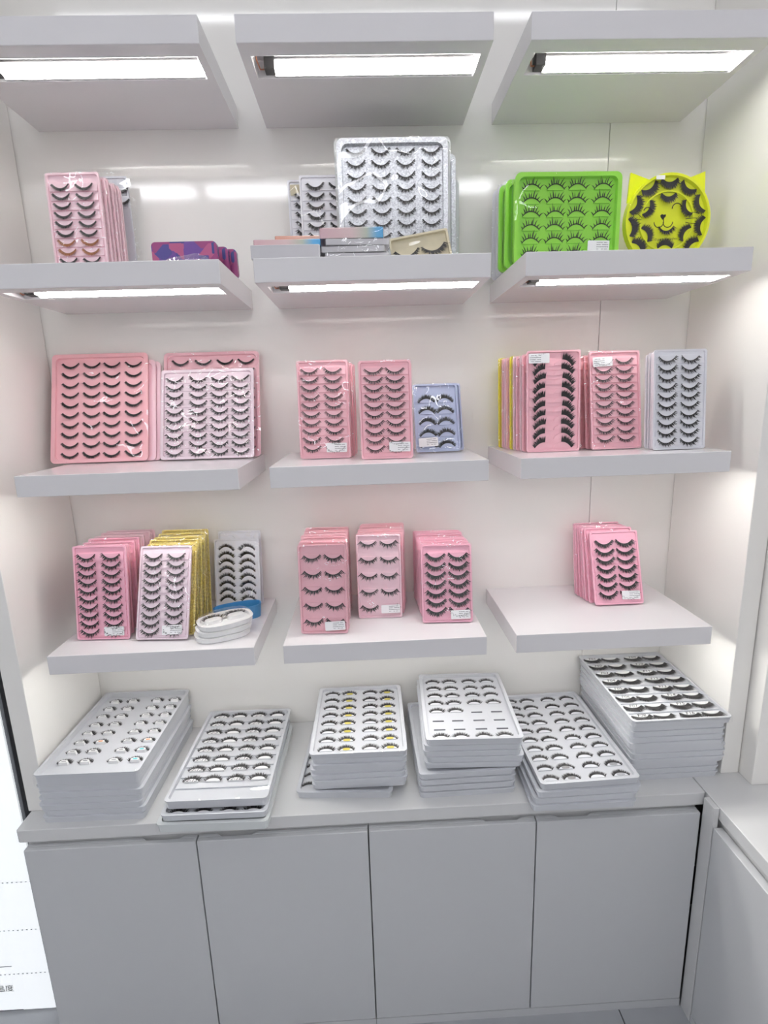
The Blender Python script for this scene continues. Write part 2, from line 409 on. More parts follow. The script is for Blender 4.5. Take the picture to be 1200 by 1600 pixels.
# ------------------------------------------------------------------ false lashes
def lash_mesh(style, seed):
    """unit lash: 1 wide, band sags to -y, hair points to -y; z lifts off the tray"""
    rnd = random.Random(seed*7+11); b = MB()
    P = dict(thin=(20, 0.27, 0.26, 0.044, 0.95, 0.0), spiky=(23, 0.29, 0.33, 0.054, 0.95, 0.45), dense=(30, 0.28, 0.32, 0.060, 0.8, 0.15),
             thick=(30, 0.27, 0.25, 0.072, 0.65, 0.05), cat=(20, 0.26, 0.40, 0.056, 0.85, 0.40), half=(24, 0.32, 0.42, 0.056, 0.85, 0.2),
             sparse=(9, 0.28, 0.50, 0.056, 0.95, 0.5), fluffy=(30, 0.28, 0.40, 0.054, 0.95, 0.25), wisp=(19, 0.28, 0.36, 0.046, 0.95, 0.3),
             full=(36, 0.22, 0.50, 0.080, 0.5, 0.08))[style]
    N, sag, L, wd, fan, saw = P
    def arc(u): return Vector((0.5*u, -sag*(1-abs(u)**2.1), 0))
    u0, u1 = (-1, 1)
    if style == 'half': u0, u1 = (-1.0, 0.05)
    n = 10; bt = 0.045 if style in ('thin', 'wisp') else 0.055
    vs = []
    for i in range(n+1):
        u = u0+(u1-u0)*i/n; p = arc(u); d = Vector((0.5*math.sin(u), -1, 0)).normalized()
        k = bt*(1 if 0 < i < n else 0.4)
        vs += [tuple(p), tuple(p+d*k+Vector((0, 0, 0.012)))]
    b.add(vs, [(2*i, 2*i+1, 2*i+3, 2*i+2) for i in range(n)])
    for i in range(N):
        u = u0+(u1-u0)*(i+0.5)/N+rnd.uniform(-0.4, 0.4)/N
        p = arc(u); a = u*fan+rnd.uniform(-0.1, 0.1)
        l = L*(0.82+0.18*rnd.random())
        if saw: l *= 1-saw*(0.5+0.5*math.cos(i*2*math.pi/3.5))
        if style in ('cat', 'dense', 'fluffy'): l *= 0.72+0.36*(u+1)/2
        if style not in ('cat',): l *= 0.75+0.25*(1-abs(u)**3)
        d = Vector((math.sin(a), -math.cos(a), 0)); bend = Vector((math.cos(a), math.sin(a), 0))*(0.10*u*l)
        s = Vector((d.y, -d.x, 0))*wd*(0.8+0.4*rnd.random())*0.5
        m_ = p+d*l*0.55+Vector((0, 0, 0.05))-bend*0.6; e = p+d*l+bend+Vector((0, 0, 0.12))
        b.add([p-s, p+s, m_+s*0.86, m_-s*0.86, e], [(0, 1, 2, 3), (3, 2, 4)])
    return b.mesh('false_lash', M['lash'])
def lash(style, seed=0, brown=False):
    def f():
        me = lash_mesh(style, seed)
        if brown: me.materials[0] = M['brownlash']
        return me
    return geo(('lash', style, seed, brown), f)

# ------------------------------------------------------------------ lash trays
# every tray is built lying face up: x across, y up the tray, z out of the face
def body_mesh(key, w, H, t, m, rim, rows, cols, top, bot, lw, up, ridge, pads, rad):
    def f():
        b = MB(); dep = 0.45*t if not ridge or rim > 0.0045 else 0.0032
        L = [rrect(w-0.005, H-0.005, rad, 0, H/2, 0), rrect(w-0.003, H-0.003, rad, 0, H/2, t-0.003), rrect(w, H, rad, 0, H/2, t-0.003), rrect(w, H, rad, 0, H/2, t),
             rrect(w-2*rim, H-2*rim, rad, 0, H/2, t), rrect(w-2*rim-0.002, H-2*rim-0.002, rad, 0, H/2, t-dep)]
        b.loops(L); zf = t-dep
        if rows:
            pitch = (bot-top)*H/max(rows-1, 1)
            for i in range(rows):
                yc = H*(1-top)-i*pitch
                if ridge:
                    y0, y1 = yc-pitch*0.62, yc+pitch*0.38
                    hw = w/2-rim-0.0025; h = ridge
                    vs = [(-hw, y0, zf+h), (hw, y0, zf+h), (hw, y1, zf+0.0002), (-hw, y1, zf+0.0002), (-hw, y0, zf), (hw, y0, zf)]
                    b.add(vs, [(0, 1, 2, 3), (4, 5, 1, 0), (1, 5, 2), (0, 3, 4)])
                if pads:
                    for c in cols:
                        cx = (c-0.5)*w; s = 1 if up else -1; q = lw*0.46
                        base = yc-s*lw*0.10
                        pts = [(cx+q*math.cos(math.pi*k/8), base+s*q*0.62*math.sin(math.pi*k/8)) for k in range(9)]
                        if s < 0: pts = pts[::-1]
                        b.prism(pts, zf, zf+pads+ridge)
        return b.mesh('tray_shell', m)
    return geo(('body',)+key, f)

def cover_mesh(key, w, H, t, m, grow):
    def f():
        b = MB()
        b.loops([rrect(w+grow, H+grow*1.3, 0.004, 0, H/2, 0.0012), rrect(w+grow, H+grow*1.3, 0.004, 0, H/2, t*0.6), rrect(w+grow*0.5, H+grow*0.6, 0.006, 0, H/2, t+0.0012), rrect(w-0.006, H-0.006, 0.006, 0, H/2, t+0.0022)], cap0=False)
        return b.mesh('clear_cover', m)
    return geo(('cover',)+key, f)

def print_mesh():
    def f():
        b = MB(); rnd = random.Random(4)
        for i in range(4):
            x = -0.004
            while x < 0.0200:
                l = rnd.uniform(0.0008, 0.0022)
                if rnd.random() < 0.85: b.box(x, min(x+l, 0.0205), 0.0060-0.0042*i, 0.0071-0.0042*i, 0.0004, 0.00055)
                x += l+0.0006
        return b.mesh('small_print', M['greyink'])
    return geo('print', f)
def label_mesh():
    return geo('label', lambda: MB().loops([rrect(0.046, 0.021, 0.002, z=0.0), rrect(0.046, 0.021, 0.002, z=0.0004)]).mesh('price_label', M['paper']))

def lash_tray(label, loc, w, H, t=0.012, m='pink', rz=0, lean=0, flat=False, rows=10, cols=(0.28, 0.69), top=0.09, bot=0.88, style='thin', up=False,
              lw=0.030, ridge=0.0030, pads=0.0012, rim=0.0035, rad=0.005, cover='film', tag_at=None, bare=False, group=None, brown=(), grow=0.004,
              mirror=True, padobj=None, skip=(), tilt=0, catname='lash tray'):
    rot = (0, 0, R(rz)) if flat else (R(90+lean), 0, R(rz))
    root = thing('lash_tray', label, catname, loc, rot, group)
    if tilt: root.rotation_mode = 'XYZ'; root.matrix_basis = Matrix.Translation(loc) @ Matrix.Rotation(R(rz), 4, 'Z') @ Matrix.Rotation(R(tilt), 4, 'Y') @ Matrix.Rotation(R(90+lean) if not flat else 0, 4, 'X')
    key = (round(w, 4), round(H, 4), t, m, rim, rows, tuple(cols), top, bot, lw, up, ridge, pads, rad)
    link('tray_shell', body_mesh(key, w, H, t, M[m], rim, 0 if (bare and False) else rows, cols, top, bot, lw, up, ridge, 0 if padobj else pads, rad), root)
    if not bare:
        pitch = (bot-top)*H/max(rows-1, 1); zf = t-(0.45*t if not ridge or rim > 0.0045 else 0.0032)+max(ridge, pads)+0.0012
        rnd = random.Random(label)
        for i in range(rows):
            for j, c in enumerate(cols):
                if (i, j) in skip: continue
                yc = H*(1-top)-i*pitch; cx = (c-0.5)*w
                s = 1 if up else -1
                me = lash(style, (i+j) % 3, i in brown)
                mir = -1 if (mirror and j % 2 == 0) else 1
                o = link('false_lash', me, root, (cx, yc-s*lw*0.10, zf), (0, 0, math.pi if up else 0), (lw*mir, lw*0.98, lw*(0.2 if flat and not up else 0.9)))
                o.rotation_euler.z += R(rnd.uniform(-4, 4))
                if padobj: padobj(root, i, j, cx, yc, zf, s)
    if cover:
        ck = (round(w, 4), round(H, 4), t, cover, grow)
        link('clear_cover', cover_mesh(ck, w, H, t, M[cover], grow), root)
    if tag_at:
        x, y, a = tag_at
        lb = link('price_label', label_mesh(), root, ((x-0.5)*w, y*H, t+0.0026), (0, 0, R(a)))
        link('small_print', print_mesh(), lb)
    return root

CNAME = {'pink': 'pink', 'palepink': 'pale pink', 'yellow': 'yellow', 'hotpink': 'bright pink'}
def row_of(fmt, n, p0, p1, z, group, start=1, **kw):
    """trays standing one behind another from p0 (front) to p1 (back)"""
    rj = random.Random(fmt)
    for i in range(n):
        f = i/max(n-1, 1); k = dict(kw)
        k['H'] = k['H']+rj.uniform(-0.003, 0.002); k['rz'] = k.get('rz', 0)+rj.uniform(-0.8, 0.8)
        l0, l1 = k.pop('leans', (0, 0)); k['lean'] = l0+(l1-l0)*f
        if 'mats' in k: ms = k.pop('mats'); k['m'] = ms[i % len(ms)]
        lash_tray((fmt % ORD[i+start]).replace('{c}', CNAME.get(k.get('m'), '')), (p0[0]+(p1[0]-p0[0])*f+rj.uniform(-0.002, 0.002), p0[1]+(p1[1]-p0[1])*f, z), bare=True, group=group, **k)

S1, S2, S3, S4 = SZ
BK = dict(t=0.0085)
# ---- second row, left
lash_tray('pale pink lash tray with two brown rows, frontmost on the second-row left shelf', (-0.384, -0.140, S2), 0.110, 0.208, 0.012, 'palepink', rz=-1, rows=10, cols=(0.27, 0.71), top=0.115, bot=0.89, style='thick', brown=(6, 7), lw=0.033, lean=-3)
row_of('pale pink lash tray, %s in the stack on the second-row left shelf', 6, (-0.380, -0.124), (-0.373, -0.062), S2, 'pale pink stack on the second-row left shelf', leans=(-2.8, -2), w=0.112, H=0.205, m='palepink', rows=10, top=0.075, bot=0.96, rz=-3, **BK)
lash_tray('grey lash card in a clear hanging bag behind the pale pink stack', (-0.366, -0.028, S2), 0.105, 0.240, 0.008, 'greytray', rows=2, cols=(0.5, 0.84), top=0.10, bot=0.20, style='dense', lw=0.032, cover='film', grow=0.026)
def slab(name, label, cat, loc, w, d, h, m, rz=0, group=None, rad=0.003, cover=None, tilt=0, wrap=0.003):
    t = thing(name, label, cat, loc, (0, R(tilt), R(rz)), group)
    MB().loops([rrect(w-0.001, d-0.001, rad, 0, 0, 0), rrect(w, d, rad, 0, 0, 0.0006), rrect(w, d, rad, 0, 0, h-0.0006), rrect(w-0.001, d-0.001, rad, 0, 0, h)]).obj('box_body', M[m], t)
    if cover:
        MB().loops([rrect(w+wrap, d+wrap, rad, 0, 0, 0.0003), rrect(w+wrap*1.3, d+wrap*1.3, rad, 0, 0, h*0.5), rrect(w+wrap, d+wrap, rad, 0, 0, h+0.0012)]).obj('clear_cover', M[cover], t)
    return t
def upright(name, label, cat, loc, w, H, th, m, rz=0, lean=0, group=None, rad=0.008, cover=None):
    t = thing(name, label, cat, loc, (R(90+lean), 0, R(rz)), group)
    MB().loops([rrect(w-0.001, H-0.001, rad, 0, H/2, 0), rrect(w, H, rad, 0, H/2, 0.0006), rrect(w, H, rad, 0, H/2, th-0.0006), rrect(w-0.001, H-0.001, rad, 0, H/2, th)]).obj('box_body', M[m], t)
    if cover: MB().loops([rrect(w+0.004, H+0.004, rad, 0, H/2, 0.0003), rrect(w+0.005, H+0.005, rad, 0, H/2, th+0.001)]).obj('clear_cover', M[cover], t)
    return t
g = 'purple facet boxes on the second-row left shelf'
upright('gift_box', 'purple and pink facet-print box, widest and frontmost of three on second-row left shelf', 'box', (-0.152, -0.190, S2), 0.130, 0.056, 0.016, 'purple', group=g)
upright('gift_box', 'purple facet-print box, second of three behind the front purple box', 'box', (-0.140, -0.150, S2), 0.130, 0.056, 0.014, 'purple', group=g)
upright('gift_box', 'purple facet-print box, rearmost of three nearest the back wall', 'box', (-0.128, -0.124, S2), 0.130, 0.058, 0.014, 'purple', group=g)
t = thing('plastic_sleeve', 'crumpled clear plastic sleeve in front of the purple boxes', 'plastic sleeve', (-0.150, -0.262, S2))
pts = []
for i in range(9):
    x = -0.075+0.0185*i; h = 0.004+0.022*(i/8)**1.2 if i < 7 else 0.026-0.012*(i-6)
    pts.append((x, h))
b = MB()
for (xa, ha), (xb, hb) in zip(pts, pts[1:]):
    b.add([(xa, -0.02, 0.0006), (xb, -0.02, 0.0006), (xb, 0.0, hb), (xa, 0.0, ha), (xa, 0.024, 0.0006), (xb, 0.024, 0.0006)], [(0, 1, 2, 3), (3, 2, 5, 4)])
b.obj('sleeve_film', M['film'], t)

# ---- second row, middle
lash_tray('large clear lash tray of four columns on silver glitter, middle of the second row', (0.278, -0.100, S2), 0.236, 0.272, 0.020, 'silver', rows=11, cols=(0.17, 0.395, 0.62, 0.85), top=0.07, bot=0.93, style='spiky', lw=0.037, ridge=0, pads=0, rim=0.010, rad=0.014, cover='lid')
lash_tray('milky white wide tray standing right behind the silver glitter tray', (0.280, -0.074, S2), 0.252, 0.284, 0.018, 'cleartray', bare=True, rows=8, cols=(0.17, 0.395, 0.62, 0.85), ridge=0, pads=0, rim=0.008, rad=0.010, cover='lid')
lash_tray('silver glitter tray edge peeking out right, third behind the large glitter tray', (0.302, -0.050, S2), 0.240, 0.262, 0.016, 'silver', bare=True, rows=8, cols=(0.17, 0.395, 0.62, 0.85), ridge=0, pads=0, rim=0.010, rad=0.014, cover='lid')
lash_tray('clear wide tray nearest the wall behind the glitter trays', (0.314, -0.024, S2), 0.240, 0.222, 0.014, 'cleartray', bare=True, rows=8, cols=(0.17, 0.395, 0.62, 0.85), ridge=0, pads=0, rim=0.010, rad=0.014, cover='lid')
lash_tray('white lash tray half hidden behind the left edge of the glitter tray', (0.127, -0.057, S2), 0.108, 0.222, 0.012, 'whitetray', rows=10, cols=(0.33, 0.78), top=0.08, bot=0.9, style='fluffy', lw=0.034, cover='lid')
lash_tray('white lash tray with a yellow top label, leftmost on the second-row middle shelf', (0.104, -0.034, S2), 0.120, 0.222, 0.012, 'whitetray', rows=10, cols=(0.30, 0.75), top=0.14, bot=0.9, style='fluffy', lw=0.034, cover='lid')
MB().box(-0.054, 0.0, 0.190, 0.212, 0.0125, 0.0130).obj('yellow_label', M['beige'], bpy.context.scene.objects['lash_tray.%03d' % (len([o for o in COL.objects if o.name.startswith('lash_tray')])-1)])
g = 'small lash boxes on the second-row middle shelf'
slab('gift_box', 'white flat box lying at the front left of the second-row middle shelf', 'box', (0.060, -0.258, S2), 0.130, 0.060, 0.0240, 'greycard', 1, g)
slab('gift_box', 'pink to blue shimmer box lying on the white flat box', 'box', (0.063, -0.250, S2+0.0242), 0.126, 0.060, 0.0110, 'holo', 1, g)
slab('gift_box', 'grey flat box lying behind the white flat box', 'box', (0.092, -0.177, S2), 0.130, 0.060, 0.045, 'greycard', 2, g)
slab('gift_box', 'peach shimmer box lying behind the pink to blue box', 'box', (0.095, -0.177, S2+0.0452), 0.130, 0.060, 0.016, 'peach', 2, g)
g = 'flat clear packets on the second-row middle shelf'
for k, (dx, rz) in enumerate(((0.004, 1), (-0.002, -1), (0.006, 3))):
    slab('lash_packet', 'grey flat packet in clear wrap, %s under the shimmer box in the middle' % ('lowest', 'middle one', 'uppermost')[k], 'packet', (0.190+dx, -0.245, S2+0.0125*k), 0.122, 0.055, 0.0108, 'greycard', rz, g, cover='film')
slab('gift_box', 'pink and blue shimmer box on top of the clear packets', 'box', (0.186, -0.240, S2+0.0380), 0.122, 0.058, 0.0185, 'holo', 0, 'small lash boxes on the second-row middle shelf', cover='lid')
ct_ = lash_tray('beige card with one lash pair leaning tilted at right of the small boxes', (0.330, -0.205, S2), 0.122, 0.062, 0.012, 'beige', rows=1, cols=(0.27, 0.72), top=0.50, bot=0.5, style='fluffy', lw=0.046, ridge=0, pads=0.001, rim=0.004, rad=0.004, cover='lid', tilt=-9, lean=-14)

# ---- second row, right
g = 'lime green wide trays on the second-row right shelf'
GK = dict(w=0.222, H=0.174, m='green', rows=6, cols=(0.16, 0.385, 0.59, 0.83), top=0.16, bot=0.885, lw=0.037, ridge=0, pads=0.003, rim=0.008, rad=0.012, up=True)
lash_tray('lime green wide lash tray with a price label, front one of three', (0.632, -0.172, S2), t=0.020, style='sparse', cover='lid', tag_at=(0.80, 0.19, -1), rz=1, **GK)
lash_tray('lime green wide lash tray, middle one of the three green trays', (0.622, -0.140, S2), t=0.018, bare=True, cover='lid', **GK)
lash_tray('lime green wide lash tray, rearmost of the three green trays', (0.616, -0.112, S2), t=0.018, bare=True, cover='lid', **GK)
for k, (x, y) in enumerate(((0.620, -0.078), (0.615, -0.052), (0.612, -0.024))):
    lash_tray('white rounded tray edge behind the green trays, %s from the green ones' % ('first', 'second', 'third')[k], (x, y, S2), 0.200, 0.196, 0.015, 'whitetray', bare=True, rows=5, cols=(0.16, 0.4, 0.6, 0.83), ridge=0, pads=0, rim=0.009, rad=0.012, cover='lid', group='white rounded trays behind the green trays')

# yellow cat-shaped round case
def cat_case():
    Rr = 0.0935; t = thing('cat_lash_case', 'round yellow lash case with two pointed ears and a printed cat face', 'lash case', (0.874, -0.118, S2+Rr+0.0022), (R(90), 0, 0))
    def ring(r, z, n=48): return [(r*math.cos(2*math.pi*k/n), r*math.sin(2*math.pi*k/n), z) for k in range(n)]
    MB().loops([ring(Rr-0.004, 0), ring(Rr, 0.004), ring(Rr, 0.020), ring(Rr-0.005, 0.020), ring(Rr-0.007, 0.012), ring(Rr*0.66, 0.012), ring(Rr*0.65, 0.016), ring(Rr*0.62, 0.016), ring(Rr*0.61, 0.010)], smooth=False).obj('case_shell', M['catyellow'], t)
    for s in (-1, 1):
        MB().prism([(s*0.030, Rr-0.012), (s*0.086, Rr*0.42), (s*0.082, Rr+0.006)] if s < 0 else [(s*0.082, Rr+0.006), (s*0.030, Rr-0.012), (s*0.086, Rr*0.42)][::1], 0.001, 0.006).obj('ear', M['catyellow'], t)
    def put(r, ang, lw, style='fluffy', flip=False):
        x, y = r*math.cos(ang), r*math.sin(ang)
        rotz = ang-math.pi/2
        b = geo('catpad', lambda: MB().prism([(0.42*math.cos(math.pi+math.pi*k/8), 0.30*math.sin(math.pi+math.pi*k/8)) for k in range(9)], 0, 0.08).mesh('lash_pad', M['catyellow']))
        link('lash_pad', b, t, (x, y, 0.0105), (0, 0, rotz), (lw, lw, lw))
        link('false_lash', lash(style, 1), t, (x, y, 0.0145), (0, 0, rotz), (lw, lw*1.1, lw*0.6))
    for k in range(11): put(Rr*0.91, R(90+360/11*k), 0.034, 'full')
    for k in range(6): put(Rr*0.60, R(90+60*k), 0.031, 'full')
    put(-0.010, R(90), 0.032)
    zc = 0.0215
    MB().loops([ring(Rr-0.001, 0.0205), ring(Rr-0.006, 0.0222)], cap0=False).obj('clear_cover', M['lid'], t)
    def arcpts(cx, cy, r, a0, a1, n=10, ry=None): return [(cx+r*math.cos(R(a0+(a1-a0)*k/n)), cy+(ry or r)*math.sin(R(a0+(a1-a0)*k/n)), zc+0.0012) for k in range(n+1)]
    u = Rr/515.0       # photograph scale of the print
    def X(px_): return (px_-625)*u
    def Y(py_): return (650-py_)*u
    def stroke(name, pts, r): MB().tube(pts, r, 6).obj(name, M['ink'], t)
    for cx in (505, 615): stroke('printed_mouth', arcpts(X(cx), Y(675), 58*u, 180, 360), 0.0009)
    stroke('printed_mouth', [(X(560), Y(610), zc+0.0012), (X(560), Y(680), zc+0.0012)], 0.0009)
    stroke('printed_eye', arcpts(X(360), Y(560), 50*u, 160, 20), 0.0010)
    stroke('printed_eye', arcpts(X(712), Y(530), 58*u, 180, 20), 0.0010)
    for y0, y1, h in ((620, 590, 30), (645, 640, 4), (680, 695, -8)):
        stroke('printed_whisker', [(X(830+160*k/6), Y(y0+(y1-y0)*k/6-h*math.sin(math.pi*k/6)), zc+0.0012) for k in range(7)], 0.0006)
        stroke('printed_whisker', [(X(290-120*k/6), Y(y0+(y1-y0)*k/6-h*math.sin(math.pi*k/6)), zc+0.0012) for k in range(7)], 0.0006)
    MB().prism([(X(x), Y(y)) for x, y in ((550, 650), (585, 610), (580, 590), (555, 595), (535, 588), (518, 600), (525, 620))], zc+0.0006, zc+0.0016).obj('printed_nose', M['ink'], t)
    text('10 pairs eyelashes', 0.0074, M['ink'], t, (X(600), -0.0385, zc+0.0012), (0, 0, R(2)))
    MB().loops([rrect(0.019, 0.008, 0.001, X(490), Y(190), zc+0.0006), rrect(0.019, 0.008, 0.001, X(490), Y(190), zc+0.001)]).obj('white_sticker', M['paper'], t)
cat_case()

# ---- third row, left
lash_tray('wide salmon pink lash tray of four columns, leftmost on the third-row left shelf', (-0.4336, -0.0890, S3), 0.226, 0.266, 0.010, 'salmon', rz=1, rows=10, cols=(0.19, 0.41, 0.62, 0.845), top=0.09, bot=0.915, style='thick', lw=0.036, ridge=0, pads=0, rim=0.009, rad=0.010, cover='lid', lean=-17.7)
for nm, x, y, H_ in (('second', -0.419, -0.0838, 0.250), ('third', -0.409, -0.0790, 0.246)):
    lash_tray('wide pink lash tray, %s tray behind the salmon front tray, third-row left shelf' % nm, (x, y, S3), 0.226, H_, 0.004, 'palepink', rz=1, lean=-17.7, bare=True, cols=(0.18, 0.4, 0.62, 0.85), ridge=0, pads=0.0005, rim=0.008, rad=0.010, cover=None, group='wide pink trays behind the salmon one')
lash_tray('wide pale lilac lash tray of four columns, front right on the third-row left shelf', (-0.1774, -0.0965, S3), 0.222, 0.218, 0.012, 'lilac', rows=10, cols=(0.145, 0.40, 0.63, 0.855), top=0.09, bot=0.91, style='spiky', lw=0.039, ridge=0.0022, rim=0.006, rad=0.006, cover='film', rz=-2, lean=-17.7)
lash_tray('wide pink film-wrapped lash tray standing taller right behind the lilac tray', (-0.1700, -0.0790, S3), 0.230, 0.262, 0.010, 'pink', rows=10, cols=(0.17, 0.41, 0.64, 0.86), top=0.08, bot=0.91, style='thick', lw=0.036, ridge=0, pads=0, rim=0.007, rad=0.010, cover='film', rz=0, lean=-17.0)

# ---- third row, middle
lash_tray('pink two-column lash tray in shiny film, left on the third-row middle shelf', (0.1073, -0.163, S3), 0.114, 0.216, 0.012, 'pink', rz=-2.6, style='thin', cols=(0.25, 0.70), lw=0.037, tag_at=(0.73, 0.11, -1), cover='film', lean=-6.3)
row_of('pink lash tray, %s in the left stack of the third-row middle shelf', 4, (0.112, -0.146), (0.120, -0.085), S3, 'pink stack behind the left tray, third-row middle shelf', leans=(-6, -5), w=0.114, H=0.213, m='pink', rz=-3, cols=(0.25, 0.70), lw=0.033, **BK)
lash_tray('pink two-column lash tray with flat clear lid, centre of the third-row middle shelf', (0.2442, -0.2105, S3), 0.112, 0.209, 0.012, 'pink', rz=-1, style='thin', cols=(0.28, 0.69), lw=0.037, tag_at=(0.75, 0.12, -1), cover='lid', lean=-5.6)
row_of('pink lash tray, %s in the centre stack of the third-row middle shelf', 2, (0.246, -0.194), (0.248, -0.176), S3, 'pink stack behind the centre tray, third-row middle shelf', leans=(-5.3, -5), w=0.112, H=0.206, m='salmon', rz=-2, cols=(0.28, 0.69), lw=0.033, **BK)
lash_tray('small grey-blue lash tray in shiny film on the third-row middle shelf', (0.3690, -0.116, S3), 0.106, 0.162, 0.012, 'blue', rz=3, rows=5, cols=(0.29, 0.71), top=0.25, bot=0.92, style='fluffy', lw=0.036, up=True, ridge=0, pads=0.002, tag_at=(0.28, 0.14, 2), cover='film', lean=-15.6, grow=0.006)
lash_tray('small grey-blue lash tray half hidden behind the front blue one', (0.380, -0.100, S3), 0.106, 0.163, 0.011, 'blue', rz=3, rows=5, cols=(0.29, 0.71), lw=0.032, up=True, ridge=0, bare=True, cover='film', lean=-15.4, grow=0.006)

# ---- third row, right
lash_tray('pink lash tray with half lashes fanning outward on the third-row right shelf', (0.6191, -0.183, S3), 0.120, 0.221, 0.012, 'pink', style='half', cols=(0.33, 0.67), top=0.13, bot=0.945, lw=0.042, up=True, ridge=0.0012, pads=0.001, tag_at=(0.22, 0.925, 180), cover='lid', mirror=True, lean=-4.9)
row_of('{c} lash tray, %s in the left stack of the third-row right shelf', 9, (0.614, -0.167), (0.589, -0.050), S3, 'stack behind the outward-fanning tray, third-row right shelf', leans=(-4.8, -4), w=0.118, H=0.216, mats=['pink', 'palepink', 'pink', 'palepink', 'yellow', 'pink', 'palepink', 'pink', 'yellow'], style='half', cols=(0.33, 0.67), top=0.13, bot=0.945, lw=0.042, up=True, **BK)
lash_tray('pink lash tray with label at top left, centre of the third-row right shelf', (0.7650, -0.181, S3), 0.118, 0.219, 0.012, 'pink', rz=3.5, style='thin', cols=(0.27, 0.68), lw=0.038, tag_at=(0.25, 0.89, -178), cover='film', lean=-9.5)
row_of('pink lash tray, %s in the centre stack of the third-row right shelf', 5, (0.760, -0.162), (0.744, -0.085), S3, 'pink stack in the centre of the third-row right shelf', leans=(-9.2, -6), w=0.118, H=0.213, m='salmon', rz=3, cols=(0.27, 0.68), lw=0.034, **BK)
lash_tray('white two-column lash tray, rightmost on the third-row right shelf', (0.8808, -0.227, S3), 0.117, 0.213, 0.012, 'whitetray', rz=1, style='spiky', cols=(0.25, 0.68), lw=0.038, top=0.08, bot=0.90, cover='lid', lean=-6.3)
row_of('white lash tray, %s in the right stack of the third-row right shelf', 3, (0.886, -0.211), (0.884, -0.188), S3, 'white stack on the third-row right shelf', leans=(-6, -5.7), w=0.116, H=0.209, m='whitetray', rz=1, cols=(0.25, 0.68), lw=0.034, cover='lid', **BK)

# ---- lowest row, left
lash_tray('pink two-column lash tray with spiky lashes, leftmost on the lowest-row left shelf', (-0.4190, -0.212, S4), 0.122, 0.216, 0.012, 'hotpink', rz=-3, style='spiky', cols=(0.26, 0.72), lw=0.040, top=0.10, bot=0.90, tag_at=(0.72, 0.09, 1), cover='lid', lean=-9.4)
row_of('{c} lash tray, %s in the leftmost stack of the lowest row', 6, (-0.424, -0.186), (-0.416, -0.048), S4, 'pink stack on the lowest-row left shelf', leans=(-9, -7), w=0.122, H=0.213, mats=['hotpink', 'hotpink', 'hotpink', 'palepink', 'palepink', 'palepink'], cols=(0.26, 0.72), lw=0.036, **BK)
lash_tray('pale lilac two-column lash tray in shiny film in front of gold trays', (-0.2800, -0.232, S4), 0.120, 0.213, 0.012, 'lilac', rz=-4, style='spiky', cols=(0.27, 0.72), lw=0.039, top=0.10, bot=0.90, tag_at=(0.70, 0.10, 2), cover='film', lean=-21)
row_of('gold foil lash tray, %s counted from the lilac front tray of its stack', 6, (-0.274, -0.210), (-0.268, -0.083), S4, 'gold trays on the lowest-row left shelf', leans=(-19.5, -9.5), w=0.118, H=0.214, m='gold', rz=-3, cols=(0.27, 0.72), lw=0.036, **BK)
lash_tray('white two-column lash tray in shiny film behind the oval lash cases', (-0.1490, -0.049, S4), 0.120, 0.178, 0.012, 'whitetray', rz=-6, rows=8, cols=(0.27, 0.74), top=0.15, bot=0.90, style='fluffy', lw=0.036, up=True, cover='film', ridge=0.0014, lean=-9)
lash_tray('white lash tray against the wall behind the film-wrapped white one', (-0.143, -0.033, S4), 0.112, 0.196, 0.007, 'whitetray', rz=-4, rows=8, cols=(0.27, 0.74), up=True, bare=True, cover='film', lean=-6.8)

# ---- lowest row, middle
lash_tray('pink lash tray with five large winged pairs, left on the lowest-row middle shelf', (0.0889, -0.232, S4), 0.108, 0.206, 0.012, 'pink', rz=-4, rows=5, cols=(0.29, 0.73), top=0.13, bot=0.85, style='cat', lw=0.037, ridge=0, pads=0.002, tag_at=(0.73, 0.09, 3), cover='film', lean=-6.1)
row_of('pink lash tray, %s in the left stack of the lowest-row middle shelf', 9, (0.089, -0.215), (0.090, -0.066), S4, 'pink stack, left on the lowest-row middle shelf', leans=(-6, -3), w=0.110, H=0.206, m='pink', rz=-3, rows=5, cols=(0.29, 0.73), lw=0.04, grow=0.006, **BK)
lash_tray('pale pink lash tray with five pairs, centre of the lowest-row middle shelf', (0.2188, -0.157, S4), 0.106, 0.206, 0.012, 'palepink', rz=-2, rows=5, cols=(0.27, 0.72), top=0.09, bot=0.86, style='cat', lw=0.037, ridge=0, pads=0.002, tag_at=(0.74, 0.11, 1), cover='film', lean=-4.2)
row_of('pink lash tray, %s in the centre stack of the lowest-row middle shelf', 6, (0.224, -0.138), (0.232, -0.034), S4, 'pink stack, centre of the lowest-row middle shelf', leans=(-4, -3), w=0.112, H=0.206, m='pink', rz=-1, rows=5, cols=(0.27, 0.72), lw=0.04, grow=0.006, **BK)
lash_tray('pink lash tray with seven dense pairs, right on the lowest-row middle shelf', (0.3760, -0.204, S4), 0.118, 0.184, 0.012, 'hotpink', rz=-3, rows=7, cols=(0.29, 0.73), top=0.13, bot=0.83, style='fluffy', lw=0.041, ridge=0.002, tag_at=(0.76, 0.10, 1), cover='film', lean=-11.8)
row_of('pink lash tray, %s in the right stack of the lowest-row middle shelf', 9, (0.376, -0.187), (0.372, -0.050), S4, 'pink stack, right on the lowest-row middle shelf', leans=(-11, -4), w=0.118, H=0.185, m='hotpink', rz=-3, rows=7, cols=(0.29, 0.73), lw=0.042, grow=0.006, **BK)

